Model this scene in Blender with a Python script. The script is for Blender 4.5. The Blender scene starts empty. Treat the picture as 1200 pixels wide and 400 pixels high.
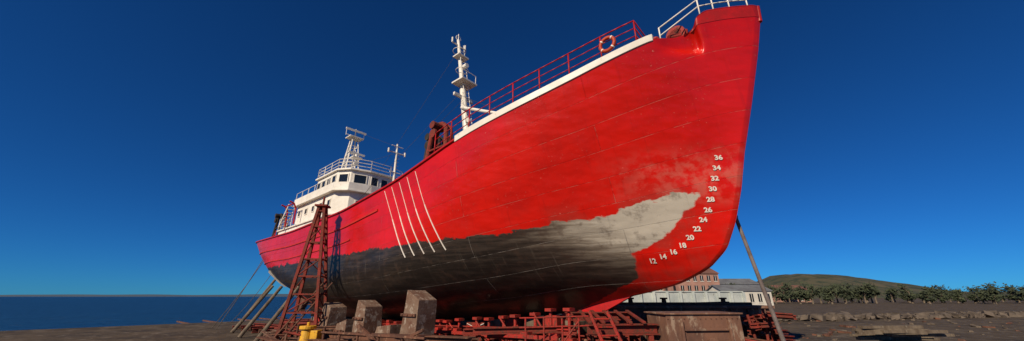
import bpy, math, random, bmesh
import numpy as np
from mathutils import Vector, Matrix
from mathutils import noise as mn
random.seed(7); np.random.seed(7)
sc=bpy.context.scene
sc.view_settings.view_transform='Standard'
sc.view_settings.look='None'; sc.view_settings.exposure=0

# ------------------------------------------------------------ node helpers
class NT:
    def __init__(s,name):
        s.mat=bpy.data.materials.new(name); s.mat.use_nodes=True
        s.nt=s.mat.node_tree; s.b=s.nt.nodes['Principled BSDF']
    def n(s,t,ins=None,**kw):
        nd=s.nt.nodes.new(t)
        for k,v in kw.items(): setattr(nd,k,v)
        if ins:
            for k,v in ins.items(): s.set(nd.inputs[k],v)
        return nd
    def set(s,sock,v):
        if isinstance(v,bpy.types.NodeSocket): s.nt.links.new(v,sock)
        else:
            if hasattr(sock,'default_value') and hasattr(sock.default_value,'__len__') and len(sock.default_value)==4 and len(v)==3: v=(*v,1)
            sock.default_value=v
    def math(s,op,a,b=None,c=None,clamp=False):
        nd=s.n('ShaderNodeMath',operation=op); nd.use_clamp=clamp
        s.set(nd.inputs[0],a)
        if b is not None: s.set(nd.inputs[1],b)
        if c is not None: s.set(nd.inputs[2],c)
        return nd.outputs[0]
    def ss(s,x,a,b):
        nd=s.n('ShaderNodeMapRange',interpolation_type='SMOOTHSTEP')
        s.set(nd.inputs['Value'],x); s.set(nd.inputs['From Min'],a); s.set(nd.inputs['From Max'],b)
        return nd.outputs['Result']
    def noise(s,vec,scale,detail=6,rough=.6,dist=0):
        nd=s.n('ShaderNodeTexNoise',{'Scale':scale,'Detail':detail,'Roughness':rough,'Distortion':dist})
        if vec is not None: s.set(nd.inputs['Vector'],vec)
        return nd.outputs['Fac']
    def mix(s,f,a,b):
        nd=s.n('ShaderNodeMix',data_type='RGBA')
        s.set(nd.inputs['Factor'],f); s.set(nd.inputs[6],a); s.set(nd.inputs[7],b)
        return nd.outputs[2]
    def ramp(s,x,pts,interp='LINEAR'):
        nd=s.n('ShaderNodeValToRGB'); cr=nd.color_ramp; cr.interpolation=interp
        while len(cr.elements)<len(pts): cr.elements.new(.5)
        for e,(p,c) in zip(cr.elements,pts):
            e.position=p; e.color=(*c,1) if hasattr(c,'__len__') else (c,c,c,1)
        s.set(nd.inputs[0],x); return nd.outputs[0]
    def mapv(s,vec,scale,rot=(0,0,0)):
        nd=s.n('ShaderNodeMapping',{'Scale':scale,'Rotation':rot}); s.set(nd.inputs['Vector'],vec); return nd.outputs[0]
    def bump(s,h,strength=.3,dist=.02,normal=None):
        nd=s.n('ShaderNodeBump',{'Strength':strength,'Distance':dist,'Height':h})
        if normal is not None: s.set(nd.inputs['Normal'],normal)
        return nd.outputs[0]
    def obj(s): return s.n('ShaderNodeNewGeometry').outputs['Position']

def weathered(name,c1,c2,scale=2,rough=.7,metal=0,spec=.35,bump=.3,c3=None,f3=.62,stretch=(1,1,1)):
    m=NT(name); p=m.mapv(m.obj(),stretch)
    a=m.noise(p,scale,8,.65); f=m.ss(a,.35,.65)
    col=m.mix(f,c1,c2)
    if c3:
        q=m.noise(p,scale*3.1,9,.7); col=m.mix(m.ss(q,f3-.05,f3+.06),col,c3)
    m.set(m.b.inputs['Base Color'],col)
    r=m.math('MULTIPLY_ADD',a,.3,rough-.15); m.set(m.b.inputs['Roughness'],r)
    m.b.inputs['Metallic'].default_value=metal
    m.b.inputs['Specular IOR Level'].default_value=spec
    if bump: m.set(m.b.inputs['Normal'],m.bump(m.noise(p,scale*9,8,.7),bump,.03))
    return m.mat

M_redpaint=weathered('red_paint',(.46,.010,.009),(.33,.009,.008),3,.45,c3=(.16,.04,.02),f3=.66)
M_redrust=weathered('red_oxide_steel',(.24,.026,.015),(.13,.026,.016),2.5,.8,c3=(.085,.036,.022),f3=.55,bump=.7)
M_strut=weathered('red_lead_steel',(.40,.020,.012),(.22,.022,.014),3,.6,c3=(.10,.035,.02),f3=.56,bump=.6)
M_rust=weathered('rusty_steel',(.15,.062,.036),(.075,.035,.024),2,.85,c3=(.26,.14,.085),f3=.6,bump=.8)
M_rustplate=weathered('rust_brown_plate',(.19,.092,.058),(.10,.050,.036),1.2,.8,c3=(.30,.21,.15),f3=.58,bump=.6,stretch=(1,1,.5))
M_white=weathered('white_paint',(.80,.76,.68),(.68,.63,.55),1.5,.5,c3=(.40,.24,.13),f3=.67,bump=.12)
M_mark=weathered('white_mark_paint',(.80,.76,.68),(.66,.58,.51),6,.6,bump=.1)
M_dark=weathered('black_gear',(.018,.016,.015),(.05,.035,.028),4,.8,bump=.5)
M_timber=weathered('old_timber',(.18,.14,.10),(.10,.072,.05),3,.9,c3=(.28,.25,.2),bump=.9,stretch=(1,1,.25))
M_stone=weathered('stained_block',(.19,.125,.088),(.12,.055,.034),1.6,.9,c3=(.30,.24,.19),f3=.56,bump=1)
M_yellow=weathered('yellow_paint',(.70,.38,.02),(.50,.27,.02),4,.5,c3=(.2,.08,.03),f3=.62)
M_orange=weathered('orange_buoy',(.50,.06,.015),(.38,.045,.015),4,.5)
M_deck=weathered('deck_plate',(.14,.05,.035),(.09,.05,.04),2,.8)
M_rope=weathered('rope_fibre',(.13,.11,.09),(.08,.065,.05),9,.9)
M_wire=weathered('wire_rope',(.05,.045,.045),(.03,.03,.03),9,.7)
M_pole=weathered('grey_spar',(.20,.17,.16),(.12,.09,.08),3,.7)
m=NT('window_glass'); m.b.inputs['Base Color'].default_value=(.012,.016,.02,1); m.b.inputs['Roughness'].default_value=.08; M_glass=m.mat

# ------------------------------------------------------------ mesh accumulator
class Acc:
    def __init__(s): s.v=[];s.f=[];s.mi=[]
    def add(s,vs,fs,mi=0):
        o=len(s.v); s.v+= [tuple(p) for p in vs]
        for f in fs: s.f.append(tuple(i+o for i in f)); s.mi.append(mi)
    def tube(s,p,q,r,r2=None,n=8,mi=0):
        p=Vector(p);q=Vector(q); r2=r if r2 is None else r2
        d=(q-p).normalized(); a=d.orthogonal().normalized(); b=d.cross(a)
        vs=[]
        for P_,R in((p,r),(q,r2)):
            for k in range(n):
                t=2*math.pi*k/n; vs.append(P_+a*math.cos(t)*R+b*math.sin(t)*R)
        fs=[(k,(k+1)%n,n+(k+1)%n,n+k) for k in range(n)]+[tuple(range(n))[::-1],tuple(range(n,2*n))]
        s.add(vs,fs,mi)
    def path(s,pts,r,n=8,mi=0):
        for a,b in zip(pts[:-1],pts[1:]): s.tube(a,b,r,n=n,mi=mi)
    def box(s,c,x,y,z,mi=0,jit=0):
        c=Vector(c);x=Vector(x);y=Vector(y);z=Vector(z)
        vs=[c+x*i+y*j+z*k for k in(-1,1) for j in(-1,1) for i in(-1,1)]
        if jit: vs=[v+Vector([random.uniform(-jit,jit) for _ in range(3)]) for v in vs]
        s.add(vs,[(0,2,3,1),(4,5,7,6),(0,1,5,4),(2,6,7,3),(0,4,6,2),(1,3,7,5)],mi)
    def beam(s,p,q,w,h,mi=0,up=(0,0,1)):
        p=Vector(p);q=Vector(q);d=q-p;x=d.normalized();side=Vector(up).cross(x)
        if side.length<1e-3: side=Vector((1,0,0))
        side.normalize();u=x.cross(side)
        s.box((p+q)/2,d/2,side*w/2,u*h/2,mi)
    def ibeam(s,p,q,w,h,mi=0):
        t=.035;p=Vector(p);q=Vector(q);u=Vector((0,0,1))
        s.beam(p+u*(h/2-t/2),q+u*(h/2-t/2),w,t,mi); s.beam(p-u*(h/2-t/2),q-u*(h/2-t/2),w,t,mi)
        s.beam(p,q,t,h-2*t-.004,mi)
    def prism(s,base,up,mi=0):
        n=len(base);up=Vector(up); base=[Vector(b) for b in base]
        s.add(base+[b+up for b in base],[(k,(k+1)%n,n+(k+1)%n,n+k) for k in range(n)]+[tuple(range(n))[::-1],tuple(range(n,2*n))],mi)
    def torus(s,c,nrm,R,r,mi=0,n=28,k=10):
        c=Vector(c);nrm=Vector(nrm).normalized();a=nrm.orthogonal().normalized();b=nrm.cross(a);vs=[];fs=[]
        for i in range(n):
            t=2*math.pi*i/n; rad=a*math.cos(t)+b*math.sin(t)
            for j in range(k):
                u=2*math.pi*j/k; vs.append(c+rad*(R+r*math.cos(u))+nrm*r*math.sin(u))
        for i in range(n):
            for j in range(k):
                fs.append((i*k+j,((i+1)%n)*k+j,((i+1)%n)*k+(j+1)%k,i*k+(j+1)%k))
        s.add(vs,fs,mi)
    def obj(s,name,mats,parent=None,smooth=False,bevel=0,off=None):
        me=bpy.data.meshes.new(name); me.from_pydata(s.v,[],s.f)
        for m in (mats if isinstance(mats,(list,tuple)) else [mats]): me.materials.append(m)
        me.polygons.foreach_set('material_index',s.mi)
        bm=bmesh.new();bm.from_mesh(me);bmesh.ops.recalc_face_normals(bm,faces=bm.faces);bm.to_mesh(me);bm.free()
        o=bpy.data.objects.new(name,me); sc.collection.objects.link(o)
        if smooth:
            for p in me.polygons: p.use_smooth=True
        if bevel:
            b=o.modifiers.new('bevel','BEVEL'); b.width=bevel; b.segments=2; b.limit_method='ANGLE'
        if parent: o.parent=parent
        if off is not None: o.location=off
        return o
def empty(name):
    e=bpy.data.objects.new(name,None); sc.collection.objects.link(e); return e

# ------------------------------------------------------------ ship frame
HV=Vector((.753,-.658,0)).normalized(); SV=Vector((HV.y,-HV.x,0)); UP=Vector((0,0,1))
BOW=Vector((8.1,8.94,0))
def W(s,b,z): return BOW-HV*s+SV*b+UP*z
def smooth_tab(xs,ys,win=.5):
    xx=np.linspace(xs[0],xs[-1],1200); yy=np.interp(xx,xs,ys)
    k=max(3,int(win/(xx[1]-xx[0]))|1); pad=k//2
    yp=np.concatenate([2*yy[0]-yy[pad:0:-1],yy,2*yy[-1]-yy[-2:-pad-2:-1]])
    yy=np.convolve(yp,np.ones(k)/k,'valid'); return lambda x: float(np.interp(x,xx,yy))
zs=smooth_tab([0,1.4,2.03,2.7,4.3,5.5,7.1,9.35,11,13.3,18,25,32,36,38],
              [8.55,8.2,7.9,7.58,6.78,6.28,5.85,5.42,5.05,4.58,4.02,3.78,3.85,4.08,4.25],1.6)
zk=smooth_tab([0,6.5,9,15,34,41],[-.34,-.36,-.72,-1.12,-1.5,-1.6],1.5)
stem=smooth_tab([0,.046,.094,.1445,.206,.292,.4,.523,.693,.874,1.0,1.1],[7.6,5.7,3.85,2.9,2.34,1.98,1.65,1.36,.86,.36,.06,-.1],.03)
send=smooth_tab([0,.15,.3,.45,.6,.8,1,1.2],[31.8,32.2,33.4,35.4,36.8,37.6,38.0,38.2],.06)
SE=38.0
def lerp(a,b,t): return a+(b-a)*min(max(t,0),1)
def hb(s,t):
    d=s-stem(t); e=send(t)-s
    if d<=0 or e<=0: return 0.
    tt=min(t,1)
    Le=lerp(13.5,11,tt); p=lerp(1.45,2.7,tt**1.3)
    g=1-max(0,1-d/Le)**p
    La=lerp(17,7.5,tt**.8); pa=lerp(1.3,3.0,tt)
    ga=1-max(0,1-e/La)**pa
    tb=.46
    x=min(1,t/tb); sec=(1-(1-x)**2.3)**(1/1.9)*(.90+.10*tt)
    b=4.55*g*ga*(.03+.97*sec)
    if t>1: b*=1+.04*(t-1)
    b+=.10*math.sqrt(min(1,d/.12))*math.sqrt(min(1,e/.2))
    z=zk(s)+t*(zs(s)-zk(s))
    q=(s-1.9)/(.22 if s<1.9 else .65); w=(z-7.6)/(.55 if z>7.6 else .38)
    if z<9.2 and abs(q)<3: b-=.42*math.exp(-q*q*q*q)*math.exp(-w*w*w*w if abs(w)<3 else -50)*min(1,d)
    return max(b,0.02)
def tz(s,z): return (z-zk(s))/(zs(s)-zk(s))
def P(s,z,off=0): return W(s,hb(s,tz(s,z))+off,z)

ship=empty('fishing_trawler')

NU,NTt=320,96
vs=[];uv1=[];uv2=[]
ts=[ (j/(NTt-1))**1.35 for j in range(NTt)]
for side in(1,-1):
    for j,t in enumerate(ts):
        a=stem(t);b_=send(t)
        for i in range(NU):
            u=i/(NU-1); w=.5-.5*math.cos(math.pi*u); w=w*(.55+.45*u)
            s=a+(b_-a)*w; z=zk(s)+t*(zs(s)-zk(s))
            bb=hb(s,t) if 0<i<NU-1 else 0
            vs.append(W(s,bb*side,z)); uv1.append((s,z)); uv2.append((s,t))
fs=[]
for k in range(2):
    o=k*NU*NTt
    for j in range(NTt-1):
        for i in range(NU-1):
            q=(o+j*NU+i,o+j*NU+i+1,o+(j+1)*NU+i+1,o+(j+1)*NU+i)
            fs.append(q if k==0 else q[::-1])
for i in range(NU-1):
    fs.append((i,NU*NTt+i,NU*NTt+i+1,i+1))
me=bpy.data.meshes.new('hull'); me.from_pydata([tuple(v) for v in vs],[],fs)
for nm,uvs in(('sz',uv1),('st',uv2)):
    l=me.uv_layers.new(name=nm)
    arr=np.array(uvs,dtype=np.float32); idx=np.zeros(len(me.loops),dtype=np.int32); me.loops.foreach_get('vertex_index',idx)
    l.data.foreach_set('uv',arr[idx].ravel())
for p in me.polygons: p.use_smooth=True
hull=bpy.data.objects.new('hull',me); sc.collection.objects.link(hull); hull.parent=ship
bm=bmesh.new();bm.from_mesh(me);bmesh.ops.remove_doubles(bm,verts=bm.verts,dist=.0005);bmesh.ops.recalc_face_normals(bm,faces=bm.faces);bm.to_mesh(me);bm.free()

m=NT('hull_paint')
uv=m.n('ShaderNodeUVMap',uv_map='sz').outputs[0]; uvt=m.n('ShaderNodeUVMap',uv_map='st').outputs[0]
sp=m.n('ShaderNodeSeparateXYZ',{0:uv}); S,Z=sp.outputs[0],sp.outputs[1]
n_big=m.noise(uv,.55,5,.6); n_mid=m.noise(uv,2.2,8,.65); n_fine=m.noise(uv,14,8,.7)
streakH=m.noise(m.mapv(uv,(.35,4,1)),2.0,7,.65); streakV=m.noise(m.mapv(uv,(5,.35,1)),1.6,7,.65)
zb=m.math('MULTIPLY',m.ramp(m.math('DIVIDE',S,40),[(0,.60),(.075,.585),(.135,.47),(.225,.395),(.45,.38),(.62,.37),(.8,.38),(1,.40)]),5)
zbn=m.math('ADD',zb,m.math('MULTIPLY_ADD',n_mid,.30,-.15)); zbn=m.math('ADD',zbn,m.math('MULTIPLY_ADD',n_big,.6,-.3)); zbn=m.math('ADD',zbn,m.math('MULTIPLY_ADD',streakH,.24,-.12))
low=m.ss(m.math('SUBTRACT',zbn,Z),-.02,.035)
sf=m.math('MULTIPLY',m.ramp(m.math('DIVIDE',m.math('ADD',Z,.5),4),[(0,.75),(.12,.62),(.27,.47),(.44,.47),(.53,.38),(.84,.26),(1,.25)]),10)
sfn=m.math('ADD',sf,m.math('MULTIPLY_ADD',n_mid,.6,-.3))
fw=m.ss(m.math('SUBTRACT',S,sfn),-.02,.08)
grey=m.math('MULTIPLY',low,fw)
red=m.mix(m.ss(n_big,.35,.68),(.62,.008,.003),(.49,.006,.003))
red=m.mix(m.math('MULTIPLY',m.ss(streakV,.52,.75),.30),red,(.27,.006,.004))
red=m.mix(m.math('MULTIPLY',m.ss(S,26,37),.35),red,(.50,.05,.012))
bowband=m.math('MULTIPLY',m.math('SUBTRACT',1,m.ss(S,2.5,5.5)),m.math('MULTIPLY',m.ss(Z,2.4,3.0),m.math('SUBTRACT',1,m.ss(Z,3.4,4.6))))
red=m.mix(m.math('MULTIPLY',m.math('MULTIPLY',bowband,m.ss(n_mid,.42,.60)),.42),red,(.60,.19,.14))
undercoat=m.math('MULTIPLY',m.ss(S,12,6),m.math('MULTIPLY',m.ss(m.math('SUBTRACT',Z,zb),.75,.0),m.ss(n_big,.42,.55)))
red=m.mix(m.math('MULTIPLY',undercoat,.4),red,(.34,.045,.03))
spk=m.math('MULTIPLY',m.ss(n_fine,.61,.69),m.ss(n_big,.44,.58))
red=m.mix(m.math('MULTIPLY',spk,.65),red,(.74,.30,.22))
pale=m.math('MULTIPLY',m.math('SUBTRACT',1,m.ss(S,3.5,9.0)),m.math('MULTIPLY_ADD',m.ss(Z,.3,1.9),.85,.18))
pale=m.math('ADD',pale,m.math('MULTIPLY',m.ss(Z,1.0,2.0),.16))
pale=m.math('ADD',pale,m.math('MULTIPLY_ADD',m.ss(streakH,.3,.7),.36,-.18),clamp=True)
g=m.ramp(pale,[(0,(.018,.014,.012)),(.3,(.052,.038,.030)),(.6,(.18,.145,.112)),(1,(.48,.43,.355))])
g=m.mix(m.math('MULTIPLY',m.ss(n_mid,.52,.66),.5),g,(.065,.038,.027))
g=m.mix(m.math('MULTIPLY',m.math('MULTIPLY',m.ss(streakV,.58,.72),.35),m.ss(Z,.2,1.2)),g,(.22,.19,.15))
g=m.mix(m.math('MULTIPLY',m.ss(n_fine,.64,.72),.3),g,(.33,.30,.25))
g=m.mix(m.ss(Z,.7,-.5),g,(.014,.012,.011))  # shade under the hull mixed into the colour, darkening towards the keel
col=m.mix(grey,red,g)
br=m.n('ShaderNodeTexBrick',{'Vector':m.mapv(uvt,(1,9,1)),'Scale':1,'Mortar Size':.010,'Mortar Smooth':.3,'Brick Width':9.5,'Row Height':1.0,'Color1':(.35,.35,.35,1),'Color2':(.65,.65,.65,1),'Mortar':(.5,.5,.5,1)})
seam=br.outputs['Fac']
seamlit=m.math('MULTIPLY',seam,m.ss(n_mid,.42,.58))
col=m.mix(m.math('MULTIPLY',seamlit,.6),col,m.mix(grey,(.62,.16,.12),(.28,.25,.22)))
hs=m.n('ShaderNodeHueSaturation',{'Color':col,'Value':m.math('MULTIPLY_ADD',m.n('ShaderNodeSeparateColor',{0:br.outputs['Color']}).outputs[0],.35,.83)})
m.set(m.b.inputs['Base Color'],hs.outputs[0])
m.set(m.b.inputs['Roughness'],m.math('ADD',m.math('MULTIPLY_ADD',grey,.12,.22),m.math('MULTIPLY',n_mid,.22)))
m.b.inputs['Specular IOR Level'].default_value=.36
m.b.inputs['Coat Weight'].default_value=.18; m.b.inputs['Coat Roughness'].default_value=.12
dish=m.noise(m.mapv(uv,(.9,1.3,1)),1.2,2,.5)
nb=m.bump(dish,.6,.09); nb=m.bump(n_fine,.25,.012,nb); nb=m.bump(m.math('SUBTRACT',1,seam),.9,.03,nb)
m.set(m.b.inputs['Normal'],nb)
me.materials.append(m.mat)

def sm_(x): x=min(max(x,0),1); return x*x*(3-2*x)
def sweep(acc,s0,s1,zf,prof,n=80,mi=0,side=1):
    rows=[]
    for i in range(n+1):
        s=s0+(s1-s0)*i/n; z=zf(s)
        rows.append([W(s,(hb(s,tz(s,z))+o)*side,z+u) for o,u in prof])
    k=len(prof); v=[p for r in rows for p in r]; f=[]
    for i in range(n):
        for j in range(k): f.append((i*k+j,i*k+(j+1)%k,(i+1)*k+(j+1)%k,(i+1)*k+j))
    f.append(tuple(range(k))); f.append(tuple(range(n*k,n*k+k)))
    acc.add(v,f,mi)
a=Acc()
for sd in(1,-1): sweep(a,2.75,9.5,lambda s:zs(s)-.02,[(.03,-.04),(.035,.20),(-.1,.22),(-.1,-.04)],side=sd)
a.obj('forecastle_coaming',M_white,ship,bevel=.01)
a=Acc()
def bow_wing(acc,side):
    n=44;prof=[(.004,-.03),(.02,.38),(.035,.40),(.02,.42),(-.03,.40),(-.05,-.03)]
    rows=[]
    for i in range(n+1):
        s=.06+2.0*i/n; h=1-sm_((s-1.3)/.75); z=zs(s)-.02
        rows.append([W(s-.05*max(u,0),max(.0,(hb(s,tz(s,z))+o))*side,z+max(u*h,-.03)) for o,u in prof])
    k=len(prof); v=[p for r in rows for p in r]; f=[]
    for i in range(n):
        for j in range(k): f.append((i*k+j,i*k+(j+1)%k,(i+1)*k+(j+1)%k,(i+1)*k+j))
    f.append(tuple(range(k))); f.append(tuple(range(n*k,n*k+k))); acc.add(v,f)
for sd in(1,-1): bow_wing(a,sd)
a.tube(W(.13,0,8.35),W(.09,0,8.93),.085,.085,n=14)
a.obj('bow_bulwark',M_redpaint,ship)
a=Acc()
for sd in(1,-1): sweep(a,9.5,SE-.3,zs,[(.07,-.02),(.07,.06),(-.12,.06),(-.12,-.02)],n=160,side=sd)
a.obj('bulwark_cap',M_redpaint,ship,bevel=.01)
a=Acc()
for sd in(1,-1):
    sweep(a,14.6,SE-.6,lambda s:zs(s)-.85,[(-.02,-.06),(.045,-.04),(.045,.04),(-.02,.06)],n=160,side=sd)
    sweep(a,17.0,SE-.8,lambda s:zs(s)-1.6,[(-.02,-.05),(.04,-.03),(.04,.03),(-.02,.05)],n=160,side=sd)
a.obj('rubbing_strake',weathered('orange_red_paint',(.52,.030,.012),(.40,.018,.010),2,.5),ship)
a=Acc()
def deck(s0,s1,zf,n):
    v=[];f=[]
    for i in range(n+1):
        s=s0+(s1-s0)*i/n;z=zf(s);b=max(hb(s,tz(s,z))-.03,.01)
        v+=[W(s,b,z),W(s,-b,z)]
    for i in range(n): f.append((2*i,2*i+1,2*i+3,2*i+2))
    a.add(v,f)
deck(.3,9.6,lambda s:zs(s)-.03,40); deck(9.6,SE-.4,lambda s:zs(s)-1.0,80)
s=9.6; z0=zs(s)-1.0; z1=zs(s)-.03
a.add([W(s,4.2,z0),W(s,-4.2,z0),W(s,-4.4,z1),W(s,4.4,z1)],[(0,1,2,3)])
a.obj('deck',M_deck,ship)

a=Acc()
def rail_line(acc,s0,s1,zoff,h,rows,inset,n,r=.024,side=1,step=1.0):
    for k in range(1,rows+1):
        pts=[]
        for i in range(n+1):
            s=s0+(s1-s0)*i/n; z=zs(s)+zoff; pts.append(W(s,(hb(s,1)-inset)*side,z+h*k/rows))
        acc.path(pts,r if k==rows else r*.7,n=6)
    m_=int((s1-s0)/step)
    for i in range(m_+1):
        s=s0+(s1-s0)*i/m_; b=(hb(s,1)-inset)*side; acc.tube(W(s,b,zs(s)+zoff-.1),W(s,b,zs(s)+zoff+h),r,n=6)
for sd in(1,-1): rail_line(a,3.2,10.9,.2,.9,3,.16,24,side=sd,step=.95)
b=hb(3.2,1)-.16
for k in(1,2,3): a.tube(W(3.2,b,zs(3.2)+.2+.9*k/3),W(3.2,-b,zs(3.2)+.2+.9*k/3),.022,n=6)
for q in(-.6,0,.6): a.tube(W(3.2,b*q,zs(3.2)),W(3.2,b*q,zs(3.2)+1.1),.022,n=6)
for k in range(6): a.tube(W(10.4,3.9,4.0+k*.3),W(10.4,3.4,4.0+k*.3),.02,n=6)
a.obj('forecastle_railing',M_redpaint,ship,smooth=True)
a=Acc()
for sd in(1,-1):
    for k in(1,2):
        pts=[W(s,(hb(s,1)-.02)*sd,zs(s)+.38+.27*k) for s in np.linspace(.3,1.5,8)]
        pts.append(W(2.6,(hb(2.6,1)-.1)*sd,zs(2.6)+.30*k-.15)); a.path(pts,.022,n=6)
    for s in(.3,.75,1.15,1.5): a.tube(W(s,(hb(s,1)-.02)*sd,zs(s)+.2),W(s,(hb(s,1)-.02)*sd,zs(s)+.92),.022,n=6)
    a.tube(W(2.6,(hb(2.6,1)-.1)*sd,zs(2.6)-.1),W(2.6,(hb(2.6,1)-.1)*sd,zs(2.6)+.47),.022,n=6)
a.obj('bow_railing',M_white,ship,smooth=True)
a=Acc()
a.box(W(2.3,.9,8.0),HV*.3,SV*.35,UP*.22); a.tube(W(2.3,.2,8.15),W(2.3,1.5,8.15),.2,n=16)
a.tube(W(2.3,1.35,8.15),W(2.3,1.5,8.15),.3,n=16); a.tube(W(2.05,1.25,7.8),W(2.05,1.25,8.3),.09,n=10)
a.tube(W(2.85,1.85,7.5),W(2.85,1.85,7.95),.09,n=10); a.tube(W(2.85,1.85,7.95),W(2.85,1.85,8.02),.13,n=10)
a.tube(W(2.2,1.5,7.95),W(2.45,1.75,7.85),.14,n=10)
a.obj('windlass',M_strut,ship,bevel=.01)
a=Acc()
s=3.95; c=W(s,hb(s,1)-.08,zs(s)+.62); a.torus(c,SV,.24,.06,0)
a.obj('lifebuoy',M_orange,ship,smooth=True)
a=Acc()
for t in(.8,2.4,3.9,5.5):
    p=c+HV*.24*math.cos(t)+UP*.24*math.sin(t); q=(-HV*math.sin(t)+UP*math.cos(t))
    a.tube(p-q*.02,p+q*.02,.065,n=12)
a.obj('lifebuoy_band',M_white,ship)

a=Acc()
for k in range(5):
    st=14.1-k*.56; sb=12.5-k*.50; zt_=zs(st)-.15; zb_=1.42+.04*k
    n=24
    pts=[P(st+(sb-st)*i/n,zt_+(zb_-zt_)*i/n,.012) for i in range(n+1)]
    for i in range(n): a.tube(pts[i],pts[i+1],.012 if i<n*.45 else .023,n=6)
a.obj('side_fender_bars',M_mark,ship)
a=Acc()
for k in range(4):
    s=29.4+k*1.05
    pts=[P(s-.25*f,1.7-1.0*f,.012) for f in np.linspace(0,1,6)]
    for i in range(5): a.beam(pts[i],pts[i+1],.02,.16,up=SV)
a.obj('stern_marks',M_mark,ship)

ctrl=[(1.02,4.25),(1.24,3.68),(1.5,3.28),(1.95,2.85),(2.33,2.57),(2.8,2.38),(3.3,2.2),(3.95,1.98)]
cp=np.array(ctrl); dd=np.concatenate([[0],np.cumsum(np.hypot(*np.diff(cp,axis=0).T))])
tt=np.linspace(0,dd[-1],13); dn=[(float(np.interp(t,dd,cp[:,0])),float(np.interp(t,dd,cp[:,1]))) for t in tt]
dv=[];df=[]
for k,(z,s) in enumerate(dn):
    cu=bpy.data.curves.new('t','FONT'); cu.body=str(12+2*k); cu.size=.19; cu.align_x='CENTER'; cu.align_y='CENTER'; cu.offset=.007; cu.resolution_u=4
    to=bpy.data.objects.new('t',cu); sc.collection.objects.link(to); bpy.context.view_layer.update()
    dgr=bpy.context.evaluated_depsgraph_get(); tm=bpy.data.meshes.new_from_object(to.evaluated_get(dgr))
    o0=len(dv)
    for v in tm.vertices: dv.append(tuple(P(s-v.co.x,z+v.co.y,.028)))
    for p in tm.polygons: df.append(tuple(i+o0 for i in p.vertices))
    bpy.data.objects.remove(to); bpy.data.meshes.remove(tm)
me2=bpy.data.meshes.new('draft_marks'); me2.from_pydata(dv,[],df); me2.materials.append(M_mark)
o=bpy.data.objects.new('draft_marks',me2); sc.collection.objects.link(o); o.parent=ship

# ---- superstructure
OFF=HV*1.95-UP*.55
def plan(acc,pts,z0,z1,mi=0): acc.prism([W(s,b,z0) for s,b in pts],UP*(z1-z0),mi)
a=Acc()
low_=[(36,2.9),(26.2,2.9),(25.4,2.2),(25.1,.8),(25.1,-.8),(25.4,-2.2),(26.2,-2.9),(36,-2.9)]
mid_=[(33,2.75),(26.3,2.75),(25.5,2.1),(25.2,.8),(25.2,-.8),(25.5,-2.1),(26.3,-2.75),(33,-2.75)]
top_=[(30.5,2.5),(27,2.5),(26.1,1.95),(25.7,.75),(25.7,-.75),(26.1,-1.95),(27,-2.5),(30.5,-2.5)]
def grow(pl,g):
    return [(s+(g if s>29 else -g*(1 if s<26.5 else .6)),b+g*(1 if b>0 else -1)*(1 if abs(b)>1 else .4)) for s,b in pl]
plan(a,low_,3.2,5.6); plan(a,grow(low_,.12),5.6,5.7)
plan(a,mid_,5.7,7.25); plan(a,grow(mid_,.3),7.25,7.35)
plan(a,top_,7.35,9.0); plan(a,grow(top_,.16),9.0,9.12)
for p,q in zip(grow(mid_,.25)[:-1],grow(mid_,.25)[1:]):
    P1=Vector(W(*p,7.35));P2=Vector(W(*q,7.35)); d=(P2-P1); nn=d.normalized().cross(UP)*.02
    a.prism([P1,P2,P2+nn,P1+nn],UP*.5)
a.obj('wheelhouse',M_white,ship,bevel=.02,off=OFF)
a=Acc(); gl=Acc()
def windows(pl,zc,h,facets,cnt,wfrac=.62):
    for fi,c in zip(facets,cnt):
        p=Vector(W(*pl[fi],0)); q=Vector(W(*pl[fi+1],0)); d=(q-p); L=d.length; x=d.normalized(); nrm=x.cross(UP)
        if nrm.dot((p+q)/2-W(29,0,0))<0: nrm=-nrm
        for i in range(c):
            m_=p+d*((i+.5)/c)+UP*zc; w=L/c*wfrac/2
            gl.box(m_+nrm*.005,x*w,nrm*.012,UP*h/2)
            for sx in(-1,1): a.box(m_+x*sx*(w+.03)+nrm*.02,x*.028,nrm*.03,UP*(h/2+.06))
            for sz in(-1,1): a.box(m_+UP*sz*(h/2+.03)+nrm*.02,x*(w-.004),nrm*.028,UP*.028)
windows(top_,8.4,.60,[0,1,2,3,4,5,6],[4,1,1,2,1,1,4])
windows(mid_,6.6,.38,[0,6],[5,5],.3); windows(low_,4.6,.4,[0,6],[6,6],.25); windows(mid_,6.5,.36,[2,4],[1,1],.3)
a.obj('window_frames',M_white,ship,off=OFF); gl.obj('window_glass_panes',M_glass,ship,off=OFF)
a=Acc()
def rail_poly(acc,pts,z,h,rows=3,r=.024,mi=0,step=1.1):
    for p,q in zip(pts[:-1],pts[1:]):
        p=Vector(W(*p,z));q=Vector(W(*q,z))
        for k in range(1,rows+1): acc.tube(p+UP*h*k/rows,q+UP*h*k/rows,r,n=6,mi=mi)
        n=max(1,int((q-p).length/step))
        for i in range(n+1): c=p.lerp(q,i/n); acc.tube(c,c+UP*h,r,n=6,mi=mi)
rail_poly(a,grow(top_,.05)+[grow(top_,.05)[0]],9.12,.75)
rail_poly(a,[(33,3.0),(27,3.0)],7.85,.45,1); rail_poly(a,[(33,-3.0),(27,-3.0)],7.85,.45,1)
rail_poly(a,[(36.1,2.95),(33.2,2.95)],5.7,.95)
rail_poly(a,[(36.1,2.8),(36.1,-2.8)],5.7,.95)
for sd in(2.95,3.45): a.beam(W(34.3,sd,5.7),W(32.9,sd,7.35),.04,.12)
for k in range(7): a.box(W(34.2-k*.2,3.2,5.85+k*.235),HV*.08,SV*.24,UP*.015)
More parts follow.
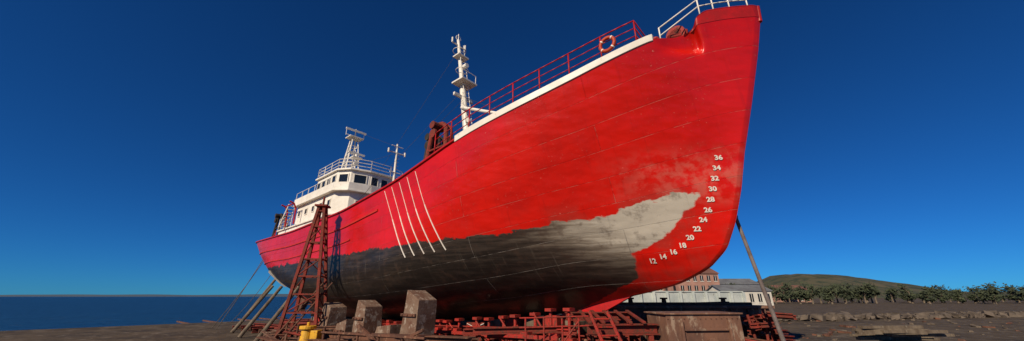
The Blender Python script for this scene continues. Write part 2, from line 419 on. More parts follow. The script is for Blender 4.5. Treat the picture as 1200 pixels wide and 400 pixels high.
a.tube(W(26.5,1.6,9.1),W(26.5,1.6,9.6),.05,n=8); a.tube(W(26.35,1.6,9.7),W(26.75,1.6,9.7),.17,.12,n=14)
a.box(W(28,-1.3,9.37),HV*.45,SV*.3,UP*.25); a.box(W(29,1.4,9.32),HV*.3,SV*.3,UP*.2)
a.obj('bridge_railings',M_white,ship,off=OFF)
a=Acc(); s0=31.2;zt=13.7
legs=[((s0-.9,.9),(s0-.2,.22)),((s0-.9,-.9),(s0-.2,-.22)),((s0+1.1,.7),(s0+.25,.2)),((s0+1.1,-.7),(s0+.25,-.2))]
for p,q in legs: a.tube(W(*p,7.2),W(*q,zt),.075,.06,n=8)
for k in range(1,8):
    f=k/8; f2=(k-1)/8
    c=[Vector(W(*p,7.2)).lerp(W(*q,zt),f) for p,q in legs]; d=[Vector(W(*p,7.2)).lerp(W(*q,zt),f2) for p,q in legs]
    for i,j in((0,1),(1,3),(3,2),(2,0)):
        a.tube(c[i],c[j],.04,n=6); a.tube(d[i],c[j],.03,n=6)
a.box(W(s0,0,zt),HV*.5,SV*.6,UP*.04)
a.tube(W(s0,0,zt),W(s0,0,zt+.9),.07,.04); a.beam(W(s0-.1,-.9,zt+.7),W(s0-.1,.9,zt+.7),.12,.15); a.tube(W(s0,-.8,zt+.2),W(s0,.8,zt+.2),.03)
a.box(W(s0-.9,0,11.6),HV*.35,SV*.4,UP*.04); a.tube(W(s0-.9,0,11.65),W(s0-.9,0,11.9),.15,n=12); a.beam(W(s0-.9,-.7,12.0),W(s0-.9,.7,12.0),.14,.14)
for bb in(-.8,.8): a.tube(W(s0,bb,zt+.1),W(s0,bb,zt+.7),.025,n=6)
a.obj('radar_mast',M_white,ship,off=OFF)
RT=W(s0,0,zt+.7)+OFF
a=Acc()
a.tube(W(21.6,0,3.0),W(21.8,0,10.4),.13,.07,n=12); a.tube(W(21.75,-.7,9.7),W(21.75,.7,9.7),.04); a.tube(W(21.75,-.45,10.2),W(21.75,.45,10.2),.03)
a.tube(W(21.7,-.4,8.2),W(21.7,.4,8.2),.04)
for bb in(-.65,.65): a.tube(W(21.75,bb,9.6),W(21.75,bb,9.9),.07,n=8)
for k in range(22): a.tube(W(21.5,-.12,3.6+k*.28),W(21.5,.12,3.6+k*.28),.014,n=4)
a.obj('signal_mast',M_white,ship)
a=Acc()
B0=Vector(W(13.3,0,3.6));T0=Vector(W(15.55,0,16.2))
def mp(z): return B0.lerp(T0,(z-3.6)/12.6)
a.tube(B0,mp(12.0),.22,.19,n=16); a.tube(mp(12.0),T0,.16,.10,n=14)
for sd in(-.2,.2): a.tube(mp(5)+HV*.35+SV*sd,mp(15.7)+HV*.25+SV*sd,.022,n=6)
for k in range(34): z=5.2+k*.305; a.tube(mp(z)+HV*.33+SV*-.2,mp(z)+HV*.33+SV*.2,.016,n=5)
a.box(mp(12.4)+HV*.2,HV*.5,SV*.6,UP*.05); a.box(mp(14.6)+HV*.1,HV*.3,SV*.42,UP*.04); a.beam(mp(15.7)-SV*.6,mp(15.7)+SV*.6,.07,.07)
a.beam(mp(11.4)-SV*.75,mp(11.4)+SV*.75,.14,.18)
for sd in(-.55,.55): a.tube(mp(12.4)+SV*sd+HV*.6,mp(12.4)+SV*sd+HV*.6+UP*.65,.02,n=5); a.tube(mp(15.7)+SV*sd,mp(15.7)+SV*sd+UP*.35,.06,n=8)
a.tube(mp(12.4)+SV*.55+HV*.6+UP*.65,mp(12.4)-SV*.55+HV*.6+UP*.65,.02,n=5)
a.torus(T0+UP*.15,HV,.2,.022); a.tube(T0,T0+UP*.5,.05,.03); a.torus(mp(15.2),UP,.42,.018); a.torus(mp(13.5)+HV*.1,UP,.4,.018)
a.tube(mp(13.7)+HV*.25,mp(13.7)+HV*.6,.15,n=10); a.tube(mp(9.5)+HV*.2,mp(9.5)+HV*.5+SV*.3,.15,n=10)
a.tube(mp(10.6)+SV*.2,W(9.7,1.2,7.9),.10,.07,n=10); a.tube(mp(8.9),W(9.6,-.6,7.4),.10,.08,n=10)
a.tube(W(9.7,1.2,7.9),W(9.7,1.2,5.2),.06); a.tube(W(9.6,-.6,7.4),W(9.6,-.6,5.2),.06)
a.obj('main_mast',M_white,ship)
a=Acc()
for p,q in[(mp(15.4),W(23,2.5,3.9)),(mp(12.0),W(19,4.2,4.0)),(mp(12.0),W(17.5,-4.2,4.1)),
           (W(21.8,0,10.2),RT),(W(21.8,0,9.7),W(24.4,1.9,8.8)),(RT,W(36.0,0,5.0)),(mp(11.4)+SV*.75,W(9.7,1.2,7.9)),(mp(12),W(10.2,3.6,5.5)),(mp(11.3),W(12.1,3.6,7.3))]:
    a.tube(p,q,.008,n=5)
a.obj('rigging_wires',M_wire,ship)
def gallows(name,sc_,b_,zt_,w,mat,zb_):
    a=Acc()
    for r_,db in((.11,0),(.08,-.55)):
        pts=[W(sc_+w,b_+db,zb_)]
        for k in range(9):
            t=math.pi*k/8; pts.append(W(sc_+w*.62*math.cos(t),b_-.15+db*.5,zt_-.45+.45*math.sin(t)))
        pts.append(W(sc_-w,b_+db,zb_)); a.path(pts,r_,n=10)
    for f in(.35,.65):
        z=zb_+(zt_-zb_)*f; ww=w*(1-.38*f); a.tube(W(sc_-ww,b_-.1,z),W(sc_+ww,b_-.1,z),.06)
    a.tube(W(sc_,b_-.35,zt_-.15),W(sc_,b_+.25,zt_-.15),.18,n=14); a.tube(W(sc_,b_+.1,zt_-.55),W(sc_,b_+.2,zt_-.55),.22,n=16)
    a.tube(W(sc_-.2,b_-.3,zt_-.2),W(sc_-.9,b_-1.5,zb_),.06)
    return a.obj(name,mat,ship)
gallows('trawl_gallows',12.0,3.7,7.3,.85,M_redrust,3.9)
gallows('trawl_gallows_inner',13.2,3.1,7.3,.7,M_dark,3.8)
gallows('stern_gallows',35.0,2.9,6.7,.8,M_dark,3.3)
a=Acc()
a.tube(W(20,-2,4.1),W(20,2,4.1),.5,n=20)
for bb in(-2,-.7,.7,2): a.tube(W(20,bb-.05,4.1),W(20,bb+.05,4.1),.75,n=20)
a.obj('trawl_winch',M_redrust,ship)
a=Acc()
for k in range(110):
    s=random.uniform(33.6,37);b=random.uniform(-1.0,2.9)*(1-.1*(s-33)); z=4.6+random.uniform(-.8,1.3)*(1-.25*abs(s-35))
    r=random.uniform(.18,.4); c=Vector(W(s,b,z))
    a.torus(c,Vector((random.uniform(-1,1),random.uniform(-1,1),random.uniform(-1,1))),r,r*.5,n=10,k=6)
a.obj('net_heap',M_dark,ship)
a=Acc()
for s in(31.8,33.6):
    a.path([W(s,3.2,5.7),W(s,3.25,6.9),W(s,3.45,7.25),W(s,3.75,7.35)],.06)
a.tube(W(31.8,3.45,7.25),W(33.6,3.45,7.25),.05)
a.tube(W(36.9,2.2,3.6),W(37.2,2.3,5.8),.07); a.tube(W(37.2,2.3,5.8),W(35.6,2.5,6.4),.05)
a.obj('davits',M_redpaint,ship,off=OFF)
a=Acc(); rail_poly(a,[(37.3,1.0),(36.6,2.2),(35,3.0),(31,3.9)],3.95,.75)
a.obj('stern_railing',M_redpaint,ship)
a=Acc(); a.tube(W(33.9,0,5.7),W(34.3,0,8.2),.75,.62,n=24,mi=0); a.tube(W(34.3,0,8.2),W(34.35,0,8.6),.6,.58,n=24,mi=1)
a.obj('funnel',[M_redpaint,M_dark],ship,off=OFF)
a=Acc(); a.box(W(34.2,0,.1),HV*.65,SV*.07,UP*1.35); a.tube(W(33.6,0,-1.4),W(33.6,0,1.9),.12)
for k in range(4):
    t=math.pi/2*k+.4; d=SV*math.cos(t)+UP*math.sin(t); c=Vector(W(32.9,0,-.1)); a.box(c+d*.6,d*.5,d.cross(HV)*.22+HV*.08,HV*.03)
a.tube(W(31.6,0,-.1),W(33.1,0,-.1),.16)
a.obj('rudder_and_propeller',M_rust,ship)
a=Acc(); a.prism([W(5.2,.08,.1),W(6.9,.08,-.72),W(7.9,.08,-.80),W(8.6,.08,-.4)],-SV*.16); a.obj('forefoot_skeg',M_redpaint,ship)

# ------------------------------------------------------------ slipway structures
GZ=-2.2
cr=empty('slipway_cradle')
a=Acc()
for bb in(-.55,.55): a.ibeam(W(5.5,bb,-1.38),W(36,bb,-1.98),.3,.34)
for bb in(3.4,-3.4): a.ibeam(W(7,bb,-1.5),W(33,bb,-1.98),.28,.3)
for s in np.arange(7,34,2.4):
    zz=-1.25-.018*(s-7); a.ibeam(W(s,-4.6,zz-.40),W(s,4.6,zz-.40),.24,.28)
a.obj('cradle_beams',M_redrust,cr,bevel=.006)
a=Acc()
for k,s in enumerate(np.arange(6.6,31,.95)):
    zt_=zk(s)-.02 if s>7.6 else -.82; zb_=-1.21-.0197*(s-5.5)
    if zt_-zb_>.05: a.box(W(s,0,(zt_+zb_)/2),HV*.3,SV*.42,UP*(zt_-zb_)/2,mi=k%2)
a.obj('keel_blocks',[M_strut,M_timber],cr,bevel=.015)
a=Acc()
for k,s in enumerate(np.arange(6.5,20,.72)):
    bb=2.1+random.uniform(-.15,.15); zt_=zk(s)+.14+random.uniform(-.03,.05)
    a.tube(W(s,bb,-1.5),W(s,bb,zt_-.16),.05); a.box(W(s,bb,zt_-.12),HV*.12,SV*.15,UP*.045)
    a.box(W(s,bb,-1.28),HV*.15,SV*.12,UP*.11)
    if k%2: a.tube(W(s,bb,-1.45),W(s+.7,bb,zt_-.22),.03)
a.ibeam(W(6.3,2.15,-1.0),W(20,2.15,-1.40),.18,.16)
for k,s in enumerate(np.arange(6.4,15,1.05)):
    a.tube(W(s,3.15,-1.9),W(s,3.15,-1.02-.02*(s-6)),.045); a.box(W(s,3.15,-1.0-.02*(s-6)),HV*.14,SV*.12,UP*.04)
    a.tube(W(s,3.15,-1.85),W(s+.9,3.15,-1.08-.02*(s-6)),.025)
a.beam(W(6.2,3.3,-1.08),W(15.5,3.3,-1.30),.06,.10)
a.obj('cradle_struts',M_strut,cr)
a=Acc()
for bb in(-1.8,1.8,-4.2,4.2): a.beam(W(-2,bb,GZ+.08),W(60,bb,GZ-.6),.14,.14)
for s in np.arange(7,34,2.4):
    for bb in(-4.2,-1.8,1.8,4.2): a.tube(W(s,bb-.08,GZ+.33-.011*s),W(s,bb+.08,GZ+.33-.011*s),.26,n=18)
a.obj('cradle_wheels_and_rails',M_rust,cr)

def wedge(name,s,b,z0,z1,w,d,lean,tap=.22,tilt=.2):
    a=Acc(); n=5
    base=[(-w,-d),(w,-d),(w,d),(-w,d)]; layers=[]
    for k in range(n+1):
        f=k/n; L=[]
        for x,y in base:
            sh=1-(tap*f**2.2 if x<0 else .04*f)
            L.append(W(s-x*sh-lean*f+random.uniform(-.018,.018),b+y*(1-.1*f)+random.uniform(-.015,.015),z0+(z1-z0)*f+(tilt*(1 if x>0 else -1))*(f>.95)))
        layers.append(L)
    v=[p for L in layers for p in L]; f=[(0,1,2,3),(4*n,4*n+1,4*n+2,4*n+3)]
    for k in range(n):
        for j in range(4): f.append((4*k+j,4*k+(j+1)%4,4*k+4+(j+1)%4,4*k+4+j))
    a.add(v,f)
    for zf in(.35,.72):
        zc=z0+(z1-z0)*zf; a.box(W(s-lean*zf,b+d+.012,zc),HV*w*.86,SV*.03,UP*.045,mi=1)
        for q in(-.6,0,.6): a.tube(W(s-lean*zf+w*q,b+d+.03,zc),W(s-lean*zf+w*q,b+d+.075,zc),.028,n=8,mi=1)
    return a.obj(name,[M_stone,M_rust],None,bevel=.03)
wedge('bilge_block',11.1,4.5,-2.2,.05,.48,.40,.10,.5,-.16)
wedge('bilge_block.001',14.2,4.6,-2.2,-.25,.42,.40,-.05,.4,-.12)
wedge('bilge_block.002',12.3,4.7,-2.2,-.95,.5,.4,.05,.2,.05)
wedge('bilge_block.003',17.6,4.5,-2.2,-.35,.45,.42,.05,.3,-.1)
wedge('bilge_block.004',15.5,4.7,-2.2,-.95,.45,.4,.05,.15,.1)
a=Acc()
a.ibeam(W(7.6,5.2,-1.12),W(19.5,5.3,-1.62),.3,.26)
a.ibeam(W(8.2,5.9,-1.35),W(21,6.0,-1.85),.25,.22)
for s in np.arange(8.4,19,1.3): a.tube(W(s,5.9,-2.2),W(s,5.9,-1.1),.045)
a.beam(W(8.6,5.95,-1.03),W(15,5.95,-1.25),.05,.06); a.beam(W(10.4,5.5,-1.9),W(12.9,5.6,-.95),.1,.1); a.beam(W(9.3,5.5,-.9),W(11.9,5.6,-1.8),.08,.08)
for k in range(18):
    s=random.uniform(8,19); a.beam(W(s,random.uniform(4.9,6.4),random.uniform(-2.1,-1.5)),W(s+random.uniform(.6,1.8),random.uniform(4.9,6.4),random.uniform(-2.1,-1.3)),.09,.07)
a.obj('bilge_sill_beam',M_rust,None,bevel=.006)

a=Acc(); tc=Vector(W(18.6,5.9,0))+Vector((.62,.1,0)); X=Vector((1,.12,0)).normalized(); Y=Vector((-.12,1,0)).normalized()
top=4.15
def leg(sx,sy): return tc+X*sx*.82+Y*sy*.65+UP*GZ, tc+X*(sx*.12-.15)+Y*sy*.12+UP*top
L=[leg(sx,sy) for sx,sy in((-1,-1),(1,-1),(1,1),(-1,1))]
for p,q in L: a.beam(p,q,.12,.12,up=Y)
N=8
for k in range(1,N+1):
    f=k/(N+.3); f2=(k-1)/(N+.3)
    c=[p.lerp(q,f) for p,q in L]; d=[p.lerp(q,f2) for p,q in L]
    for i in range(4):
        j=(i+1)%4
        a.beam(c[i],c[j],.06,.06)
        if i in(0,2) and k%2: a.tube(d[i],c[j],.028,n=6)
        if i in(1,3): a.tube(d[j],c[i],.025,n=6)
a.box(tc-X*.15+UP*(top+.03),X*.28,Y*.28,UP*.04)
a.tube(tc-X*.15+UP*top,tc-X*.15+UP*(top+.5),.05)
a.obj('scaffold_tower',M_redrust,None)
a=Acc(); p0=tc+X*-1.15+Y*-.9+UP*GZ; p1=tc+X*.55+Y*-.1+UP*.6; w_=X*.38
a.tube(p0,p1,.035);a.tube(p0+w_,p1+w_,.035)
for k in range(1,12): f=k/12; a.tube(p0.lerp(p1,f),p0.lerp(p1,f)+w_,.02,n=6)
a.obj('boarding_ladder',M_rust,None)

yw=empty('capstan_winch'); c=Vector((-8.0,15.0,0))
a=Acc(); a.box(c+UP*-1.95,Vector((.5,0,0)),Vector((0,.4,0)),UP*.25)
a.tube(c+UP*-1.7,c+UP*-1.2,.26,.2,n=20); a.tube(c+UP*-1.2,c+UP*-1.08,.3,.3,n=20); a.box(c+Vector((.36,0,-1.5)),Vector((.14,0,0)),Vector((0,.2,0)),UP*.26)
a.tube(c+UP*-1.08,c+UP*-.95,.06)
a.obj('capstan_body',M_yellow,yw,bevel=.02)

for k,(s,b,z,ob) in enumerate([(30,3.6,.7,5.4),(26.5,4.1,.6,5.8),(33,2.6,1.4,4.6),(23,4.3,.5,6.0)]):
    a=Acc(); a.tube(W(s-.2-k*.1,ob,GZ),W(s,b,z),.11,.09,n=10); a.obj('timber_shore' if k==0 else 'timber_shore.%03d'%k,M_timber)
a=Acc()
def rope(acc,p,q,sag,r=.022,n=12):
    p=Vector(p);q=Vector(q); acc.path([p.lerp(q,i/n)-UP*sag*4*(i/n)*(1-i/n) for i in range(n+1)],r,n=6)
rope(a,W(36.5,2.5,3.8),(-21.2,27,-2.1),.3); rope(a,W(35,3.0,3.8),(-19.8,25.6,-2.1),.2); rope(a,W(37.6,1.0,3.8),(-23,31,-2.1),.5,.02)
a.obj('mooring_rope',M_rope)
a=Acc()
a.tube((6.83,10.62,2.62),(7.83,10.92,-2.2),.05,.062,n=10)
a.tube((6.80,10.60,2.7),(6.9,10.64,2.28),.066,n=8)
a.obj('bow_prop',M_pole)

ca=empty('steel_caisson')
a=Acc(); x0,x1,y0,y1,zt=3.9,9.6,14.0,18.5,-.42
a.box(((x0+x1)/2,(y0+y1)/2,(GZ+zt)/2),Vector(((x1-x0)/2,0,0)),Vector((0,(y1-y0)/2,0)),UP*(zt-GZ)/2)
a.box(((x0+x1)/2,(y0+y1)/2,zt+.05),Vector(((x1-x0)/2+.12,0,0)),Vector((0,(y1-y0)/2+.12,0)),UP*.05)
a.box(((x0+x1)/2,y0-.06,-.98),Vector(((x1-x0)/2,0,0)),Vector((0,.058,0)),UP*.04)
for x in np.arange(x0+.3,x1,.62): a.box((x,y0-.05,-1.45),Vector((.03,0,0)),Vector((0,.048,0)),UP*.42); a.box((x+.2,y0-.04,-.68),Vector((.025,0,0)),Vector((0,.038,0)),UP*.24)
a.obj('caisson_body',M_rustplate,ca,bevel=.012)
a=Acc()
for x in(4.6,5.9,8.2): a.tube((x,14.5,zt+.1),(x,14.5,zt+.32),.1,.08,n=12); a.tube((x,14.5,zt+.32),(x,14.5,zt+.38),.14,n=12)
a.beam((4.1,14.3,zt+.16),(9.2,14.4,zt+.16),.12,.1)
a.beam((5.1,14.2,zt+.13),(8.7,15.1,zt+.2),.2,.06); a.tube((6.4,14.4,zt+.14),(7.9,14.2,zt+.14),.06)
a.obj('caisson_fittings',M_rust,ca)
tk=empty('rusty_tank')
a=Acc(); a.box((5.55,11.7,-1.35),Vector((1.15,.12,0)),Vector((-.06,.6,0)),UP*.85); a.box((5.55,11.7,-.475),Vector((1.22,.125,0)),Vector((-.06,.66,0)),UP*.022)
a.box((6.35,11.13,-1.25),Vector((.035,0,0)),Vector((0,.03,0)),UP*.6); a.box((4.9,10.98,-1.25),Vector((.035,0,0)),Vector((0,.03,0)),UP*.6)
a.box((5.62,11.05,-.9),Vector((.66,.07,0)),Vector((0,.03,0)),UP*.03)
for k in range(14): x=4.5+k*.165; a.tube((x,10.99+(x-4.5)*.104,-.60),(x,10.95+(x-4.5)*.104,-.60),.018,n=6)
a.tube((5.7,11.1,-1.2),(5.7,10.95,-1.2),.1,n=14)
a.obj('tank_body',M_rustplate,tk,bevel=.012)
st=empty('steel_staging')
a=Acc()
a.ibeam((2.2,11.2,-.92),(4.35,11.5,-.92),.3,.3); a.ibeam((1.8,12.6,-.62),(4.0,12.9,-.62),.3,.26)
for x in(2.3,3.2,4.1): a.beam((x,11.4,GZ),(x,11.4,-1.08),.14,.14)
for x in(2.0,2.9,3.8): a.beam((x,12.75,GZ),(x,12.75,-.76),.12,.12)
for x in np.arange(1.9,4.2,.4): a.beam((x,11.2,-.73),(x+.03,12.9,-.46),.1,.06)
a.ibeam((-1.2,11.8,-1.0),(2.0,11.9,-.95),.22,.2); a.ibeam((-1.6,12.6,-1.1),(1.6,12.7,-1.05),.22,.2)
for x in(-1.0,0,1.0,1.9): a.beam((x,11.85,GZ),(x,11.85,-1.12),.1,.1)
a.obj('staging_beams',M_redrust,st,bevel=.006)
a=Acc()
def ladder(p,q,w,n,r=.035):
    p=Vector(p);q=Vector(q);w=Vector(w); a.beam(p,q,.04,.08); a.beam(p+w,q+w,.04,.08)
    for k in range(1,n): f=k/n; a.tube(p.lerp(q,f),p.lerp(q,f)+w,r*.6,n=6)
ladder((2.75,9.9,-2.2),(2.15,10.5,-.38),(.5,.02,0),9)
for x in(.35,.85,1.35,1.8): a.tube((x,10.4,-2.2),(x+.02,10.4,-.55),.025)
for z in(-.56,-.8): a.tube((.2,10.4,z),(2.1,10.4,z+.05),.02)
a.tube((1.35,10.4,-1.2),(1.85,10.4,-.6),.02)
a.obj('staging_ladder',M_strut,st)
a=Acc(); c=Vector((-1.4,14.7,-1.12))
a.box(c,Vector((.34,0,0)),Vector((0,.1,0)),UP*.18,mi=1)
for q in(-1,1): a.beam(c+Vector((-.32,-.115-.012*(q>0),-.15*q)),c+Vector((.32,-.115-.012*(q>0),.15*q)),.02,.045,up=(0,1,0))
for x in(-.25,.25): a.beam(c+Vector((x,0,-.18)),Vector((c.x+x,c.y,GZ)),.06,.06,mi=1)
a.obj('marker_board',[M_mark,M_redrust])
a=Acc()
for k in range(30):
    x=8.55+random.uniform(-.3,.4); y=12.9+random.uniform(-.6,.6); z=GZ+.12+k*.052
    t=random.uniform(-.6,.6)+(1.2 if k%3==0 else 0); d=Vector((math.cos(t),math.sin(t),random.uniform(-.12,.12)))*random.uniform(.25,.55)
    a.ibeam(Vector((x,y,z))-d,Vector((x,y,z))+d,.16,.14)
for k in range(7):
    x=8.2+k*.16; a.tube((x,12.8+random.uniform(-.2,.2),GZ),(x+random.uniform(-.25,.25),12.9,-.45+random.uniform(-.3,.2)),.045)
a.obj('scrap_steel_pile',M_redrust)
# dockyard clutter: beams, plates, pipes and trestles along the near side of the slip
a=Acc()
for k in range(95):
    x=random.uniform(-10.5,9.5); y=random.uniform(12.6,15.5) if x<-3 else (random.uniform(10.6,12.2) if x<4 else random.uniform(10.9,13.0))
    if x<-3: y+= -x*.18
    hi=-1.18 if x<4 else -1.3
    z=random.uniform(GZ+.1,hi); t=random.gauss(0,.45); d=Vector((math.cos(t),math.sin(t),random.uniform(-.18,.18)))*random.uniform(.3,1.1)
    c=Vector((x,y,z)); z_=abs(d.z)
    r=random.random()
    if r<.4: a.ibeam(c-d,c+d,.14,.13,mi=k%3)
    elif r<.7: a.tube(c-d,c+d,random.uniform(.03,.07),n=8,mi=k%3)
    else: a.beam(c-d,c+d,random.uniform(.12,.3),.04,mi=k%3)
    for q in(-.7,.7):
        e=c+d*q; a.beam((e.x,e.y,GZ),(e.x,e.y,e.z-.07),.06,.06,mi=(k+1)%3,up=(1,0,0))
a.obj('dockyard_scrap',[M_rust,M_redrust,M_rustplate])
a=Acc()
for k in range(26):
    c=Vector((random.uniform(-6.5,-4.2),random.uniform(12.2,13.2),GZ+random.uniform(.1,.6))); a.torus(c,Vector((random.uniform(-1,1),random.uniform(-1,1),random.uniform(-.5,1))),.2,.045,n=14,k=6)
a.obj('chain_heap',M_rust)
a=Acc()
for k in range(420):
    x=random.uniform(-30,45); y=random.uniform(13,42); r=random.uniform(.03,.14)
    if x<-.55*y-4: continue
    t=random.uniform(0,3); a.box((x,y,GZ+r*.4),Vector((math.cos(t),math.sin(t),.1))*r*random.uniform(1,3),Vector((-math.sin(t),math.cos(t),0))*r,UP*r*.5,jit=.02,mi=k%2)
a.obj('yard_debris',[M_timber,M_rust])
a=Acc()
for k in range(14):
    x=18+random.uniform(-1.0,1.0); y=18+random.uniform(-.6,.6); a.beam((x-1.5,y,GZ+.1+k*.06),(x+1.5,y+random.uniform(-.3,.3),GZ+.1+k*.06),.2,.12)
a.obj('timber_stack',M_timber)

# ------------------------------------------------------------ ground, sea, far setting
a=Acc()
poly=[Vector((-24,38,0)),Vector((-34,26.5,0)),Vector((-52,6,0)),Vector((-200,-160,0)),Vector((-200,-900,0)),Vector((7000,-900,0)),Vector((7000,5200,0)),Vector((250,5200,0)),Vector((60,420,0)),Vector((12,150,0)),Vector((-2,64,0))]
n=len(poly)
a.add([p+UP*GZ for p in poly]+[p+UP*(GZ-6) for p in poly],[tuple(range(n))]+[(k,(k+1)%n,n+(k+1)%n,n+k) for k in range(n)])
a.obj('ground',weathered('yard_ground',(.105,.078,.052),(.052,.040,.031),.45,.95,spec=.15,c3=(.17,.14,.11),f3=.58,bump=1))
m=NT('sea_water'); p=m.obj()
m.set(m.b.inputs['Base Color'],m.mix(m.noise(p,.01,4),(.004,.020,.050),(.007,.034,.072)))
m.b.inputs['Roughness'].default_value=.3
w1=m.noise(m.mapv(p,(.5,1,1)),.8,6,.6); w2=m.noise(m.mapv(p,(.3,1,1)),.12,4,.6); m.set(m.b.inputs['Normal'],m.bump(w1,1,.8,m.bump(w2,1,2.5)))
a=Acc(); R=24000; a.add([(-R,-R,GZ-2.3),(R,-R,GZ-2.3),(R,R,GZ-2.3),(-R,R,GZ-2.3)],[(0,1,2,3)]); a.obj('sea',m.mat)
def hillmesh(name,x0,x1,y0,y1,nx,ny,fn,mat):
    a=Acc(); v=[(x0+(x1-x0)*i/nx,y0+(y1-y0)*j/ny,fn(x0+(x1-x0)*i/nx,y0+(y1-y0)*j/ny)) for j in range(ny+1) for i in range(nx+1)]
    a.add(v,[(j*(nx+1)+i,j*(nx+1)+i+1,(j+1)*(nx+1)+i+1,(j+1)*(nx+1)+i) for j in range(ny) for i in range(nx)])
    return a.obj(name,mat,smooth=True)
def hf(x,y):
    yy=sm_((y-420)/380)*(1-sm_((y-1300)/500)); r=sm_((x-.50*y)/(230))
    return -8+yy*r*(55+18*mn.noise(Vector((x*.004,y*.004,0)))+6*mn.noise(Vector((x*.02,y*.02,3))))*(1-.70*sm_((x/max(y,1)-.80)/.45))
M_hill=weathered('hill_grass',(.060,.062,.030),(.105,.085,.048),.012,.95,c3=(.03,.042,.022),f3=.52,bump=0)
hillmesh('hill',150,3200,400,1800,150,50,hf,M_hill)
def hf2(x,y):
    return -8+(1-abs((y-9000)/900)**2)*(50+50*mn.noise(Vector((x*.0006,0,0))))*sm_((x+15500)/1500)*(1-sm_((x+3500)/1500))
hillmesh('distant_headland',-15500,-2000,8100,9900,120,10,hf2,weathered('headland_haze',(.06,.09,.13),(.07,.10,.13),.001,1,bump=0))

hw=empty('harbour_wall')
a=Acc(); p=Vector((10,43,0)); q=Vector((28.5,46,0)); d=(q-p)
a.beam(p+UP*-.85,q+UP*-.85,.4,2.7); a.beam(p+UP*.56,q+UP*.56,.6,.12)
for k in range(12): c=p+d*(k/11)+Vector((0,-.3,0)); a.box(c+UP*-.85,Vector((.15,0,0)),Vector((0,.12,0)),UP*1.34)
a.obj('wall_panels',weathered('pale_wall',(.50,.53,.50),(.36,.40,.39),.6,.85,c3=(.25,.24,.21)),hw)
def building(name,c,w,d,h,floors,cols,mw,roofh,mr,ang=0,chim=0):
    e=empty(name); e_c=Vector(c); X=Vector((math.cos(ang),math.sin(ang),0)); Y=Vector((-X.y,X.x,0))
    a=Acc(); a.box(e_c+UP*h/2,X*w/2,Y*d/2,UP*h/2)
    for sx in(-1,1):
        o=e_c+X*sx*(w/2-.12)+UP*h; a.prism([o-Y*d/2,o+Y*d/2,o+UP*(roofh-.1)],X*-sx*.2)
    a.obj('walls',mw,e)
    a=Acc(); ov=.3
    for sy in(-1,1):
        p0=e_c-X*(w/2+ov)+Y*sy*(d/2+ov)+UP*(h-.1); p1=e_c+X*(w/2+ov)+Y*sy*(d/2+ov)+UP*(h-.1)
        r0=e_c-X*(w/2+ov)+UP*(h+roofh); r1=e_c+X*(w/2+ov)+UP*(h+roofh)
        a.prism([p0,p1,r1,r0],UP*.18)
    for k in range(chim): a.box(e_c+X*(-w/2+w*(k+.5)/chim)+UP*(h+roofh+.4),X*.45,Y*.35,UP*.8)
    a.obj('roof',mr,e)
    a=Acc();b=Acc(); fh=h/floors
    for f in range(floors):
        for k in range(cols):
            o=e_c-Y*(d/2)+X*(-w/2+w*(k+.5)/cols)+UP*(fh*(f+.52))
            a.box(o-Y*.02,X*w/cols*.22,Y*.03,UP*fh*.28)
            b.box(o-Y*.06-UP*(fh*.31),X*w/cols*.27,Y*.08,UP*.07)
            b.box(o-Y*.045,X*.05,Y*.03,UP*fh*.275)
        for sx in(-1,1):
            for k in(-1,1):
                o=e_c+X*sx*w/2+Y*k*d/4+UP*(fh*(f+.52)); a.box(o+X*sx*.02,Y*d*.07,X*.03,UP*fh*.28)
    a.obj('windows',M_glass,e); b.obj('window_trim',M_white,e)
    return e
M_brick=weathered('pink_brick',(.40,.22,.17),(.31,.17,.13),.5,.9,bump=.1)
M_roof=weathered('tile_roof',(.20,.09,.065),(.13,.065,.05),.4,.9,bump=.2)
M_roofg=weathered('grey_roof',(.16,.17,.18),(.11,.11,.12),.4,.8,bump=.2)
M_cream=weathered('cream_render',(.60,.57,.50),(.50,.47,.41),.4,.9,bump=.1)
building('brick_building',(57,118,GZ),13,11,8.9,3,6,M_brick,2.4,M_roof,.05,3)
building('brick_building.001',(45,126,GZ),9,10,6.6,2,4,M_brick,2.4,M_roof,.1,1)
building('white_warehouse',(73,124,GZ),14,10,6.0,2,5,M_cream,1.7,M_roofg,-.05)
building('harbour_office',(61,100,GZ),13,7,3.6,1,6,M_cream,1.4,M_roofg,.02)
building('town_house',(118,160,GZ),14,9,4.6,2,5,M_brick,2,M_roof,.1,1)
a=Acc()
for k in range(420):
    x=random.uniform(12,75); y=30+x*.25+random.uniform(-1.6,1.6); r=random.uniform(.12,.38)
    t=random.uniform(0,3); a.box((x,y,GZ+r*.35+random.uniform(0,.2)),Vector((math.cos(t),math.sin(t),random.uniform(-.3,.3)))*r,Vector((-math.sin(t),math.cos(t),random.uniform(-.3,.3)))*r*.8,Vector((random.uniform(-.2,.2),random.uniform(-.2,.2),1))*r*.6,jit=.12)
a.obj('rubble_bank',weathered('rubble_stone',(.14,.11,.085),(.08,.062,.05),1,.95,bump=.6))

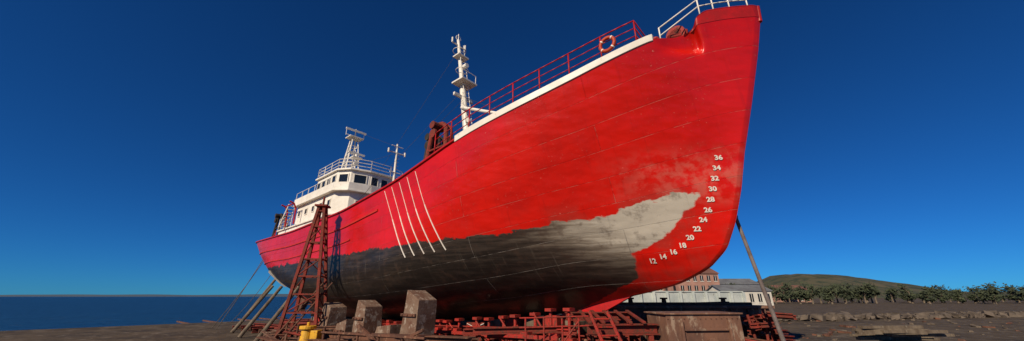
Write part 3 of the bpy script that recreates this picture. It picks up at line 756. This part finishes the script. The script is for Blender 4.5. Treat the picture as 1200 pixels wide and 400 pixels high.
m=NT('foliage'); nn=m.noise(m.obj(),.5,3); m.set(m.b.inputs['Base Color'],m.mix(m.ss(nn,.35,.65),(.026,.036,.018),(.05,.062,.028))); m.b.inputs['Roughness'].default_value=.9; M_leaf=m.mat
def tree_mass(name,centres):
    lf=Acc();tr=Acc()
    for (x,y,h) in centres:
        b=Vector((x,y,GZ)); tr.tube(b,b+UP*h*.55,.28,.14,n=7)
        for k in range(8):
            t=random.uniform(0,6.28);c=b+Vector((math.cos(t)*h*.32*random.uniform(.2,1),math.sin(t)*h*.32*random.uniform(.2,1),h*random.uniform(.28,.9)))
            tr.tube(b+UP*h*random.uniform(.2,.5),c,.09,.04,n=5)
            rr=h*random.uniform(.13,.24)
            for q in range(60):
                d=Vector((random.gauss(0,1),random.gauss(0,1),random.gauss(0,.75)))*rr*.55; o=c+d; sz=random.uniform(.18,.40)
                u=Vector((random.uniform(-1,1),random.uniform(-1,1),random.uniform(-1,1))).normalized(); w=u.orthogonal().normalized()
                lf.add([o-u*sz-w*sz*.6,o+u*sz-w*sz*.5,o+u*sz*.8+w*sz*.6,o-u*sz*.7+w*sz*.5],[(0,1,2,3)])
    e=empty(name); lf.obj('foliage',M_leaf,e); tr.obj('trunks',M_timber,e)
cs=[]
for k in range(75):
    x=k/75; yy=105+50*random.random(); cs.append(((.62+x*1.05)*yy+random.uniform(-2,2),yy+8,random.uniform(3.5,8.0)*(1-.25*x)))
tree_mass('tree_line',cs)

# ------------------------------------------------------------ light & world
el=math.radians(32); sd=Vector((-.56,-.83,0)).normalized(); sv=sd*math.cos(el)+UP*math.sin(el)
L_=bpy.data.lights.new('sun','SUN'); L_.energy=5.0; L_.angle=math.radians(.5); L_.color=(1,.86,.66)
lo=bpy.data.objects.new('sun',L_); sc.collection.objects.link(lo); lo.rotation_euler=(-sv).to_track_quat('-Z','Y').to_euler()
w=bpy.data.worlds.new('World'); sc.world=w; w.use_nodes=True; nt=w.node_tree
bg=nt.nodes['Background']; sky=nt.nodes.new('ShaderNodeTexSky'); sky.sky_type='NISHITA'; sky.sun_disc=False
sky.sun_elevation=el; sky.sun_rotation=math.atan2(sd.x,sd.y); sky.air_density=.85; sky.dust_density=.05; sky.ozone_density=5.5; sky.altitude=1800
tint=nt.nodes.new('ShaderNodeMix'); tint.data_type='RGBA'; tint.blend_type='MULTIPLY'; tint.inputs['Factor'].default_value=1
tint.inputs[7].default_value=(.13,.58,1.02,1)
nt.links.new(sky.outputs[0],tint.inputs[6]); nt.links.new(tint.outputs[2],bg.inputs[0]); bg.inputs[1].default_value=.068

cd=bpy.data.cameras.new('camera'); cam=bpy.data.objects.new('camera',cd); sc.collection.objects.link(cam)
cd.sensor_width=36; cd.lens=12.3; cd.clip_start=.1; cd.clip_end=60000
cam.location=(0,0,0); cam.rotation_euler=(math.radians(90+19.8),0,0)
sc.camera=cam
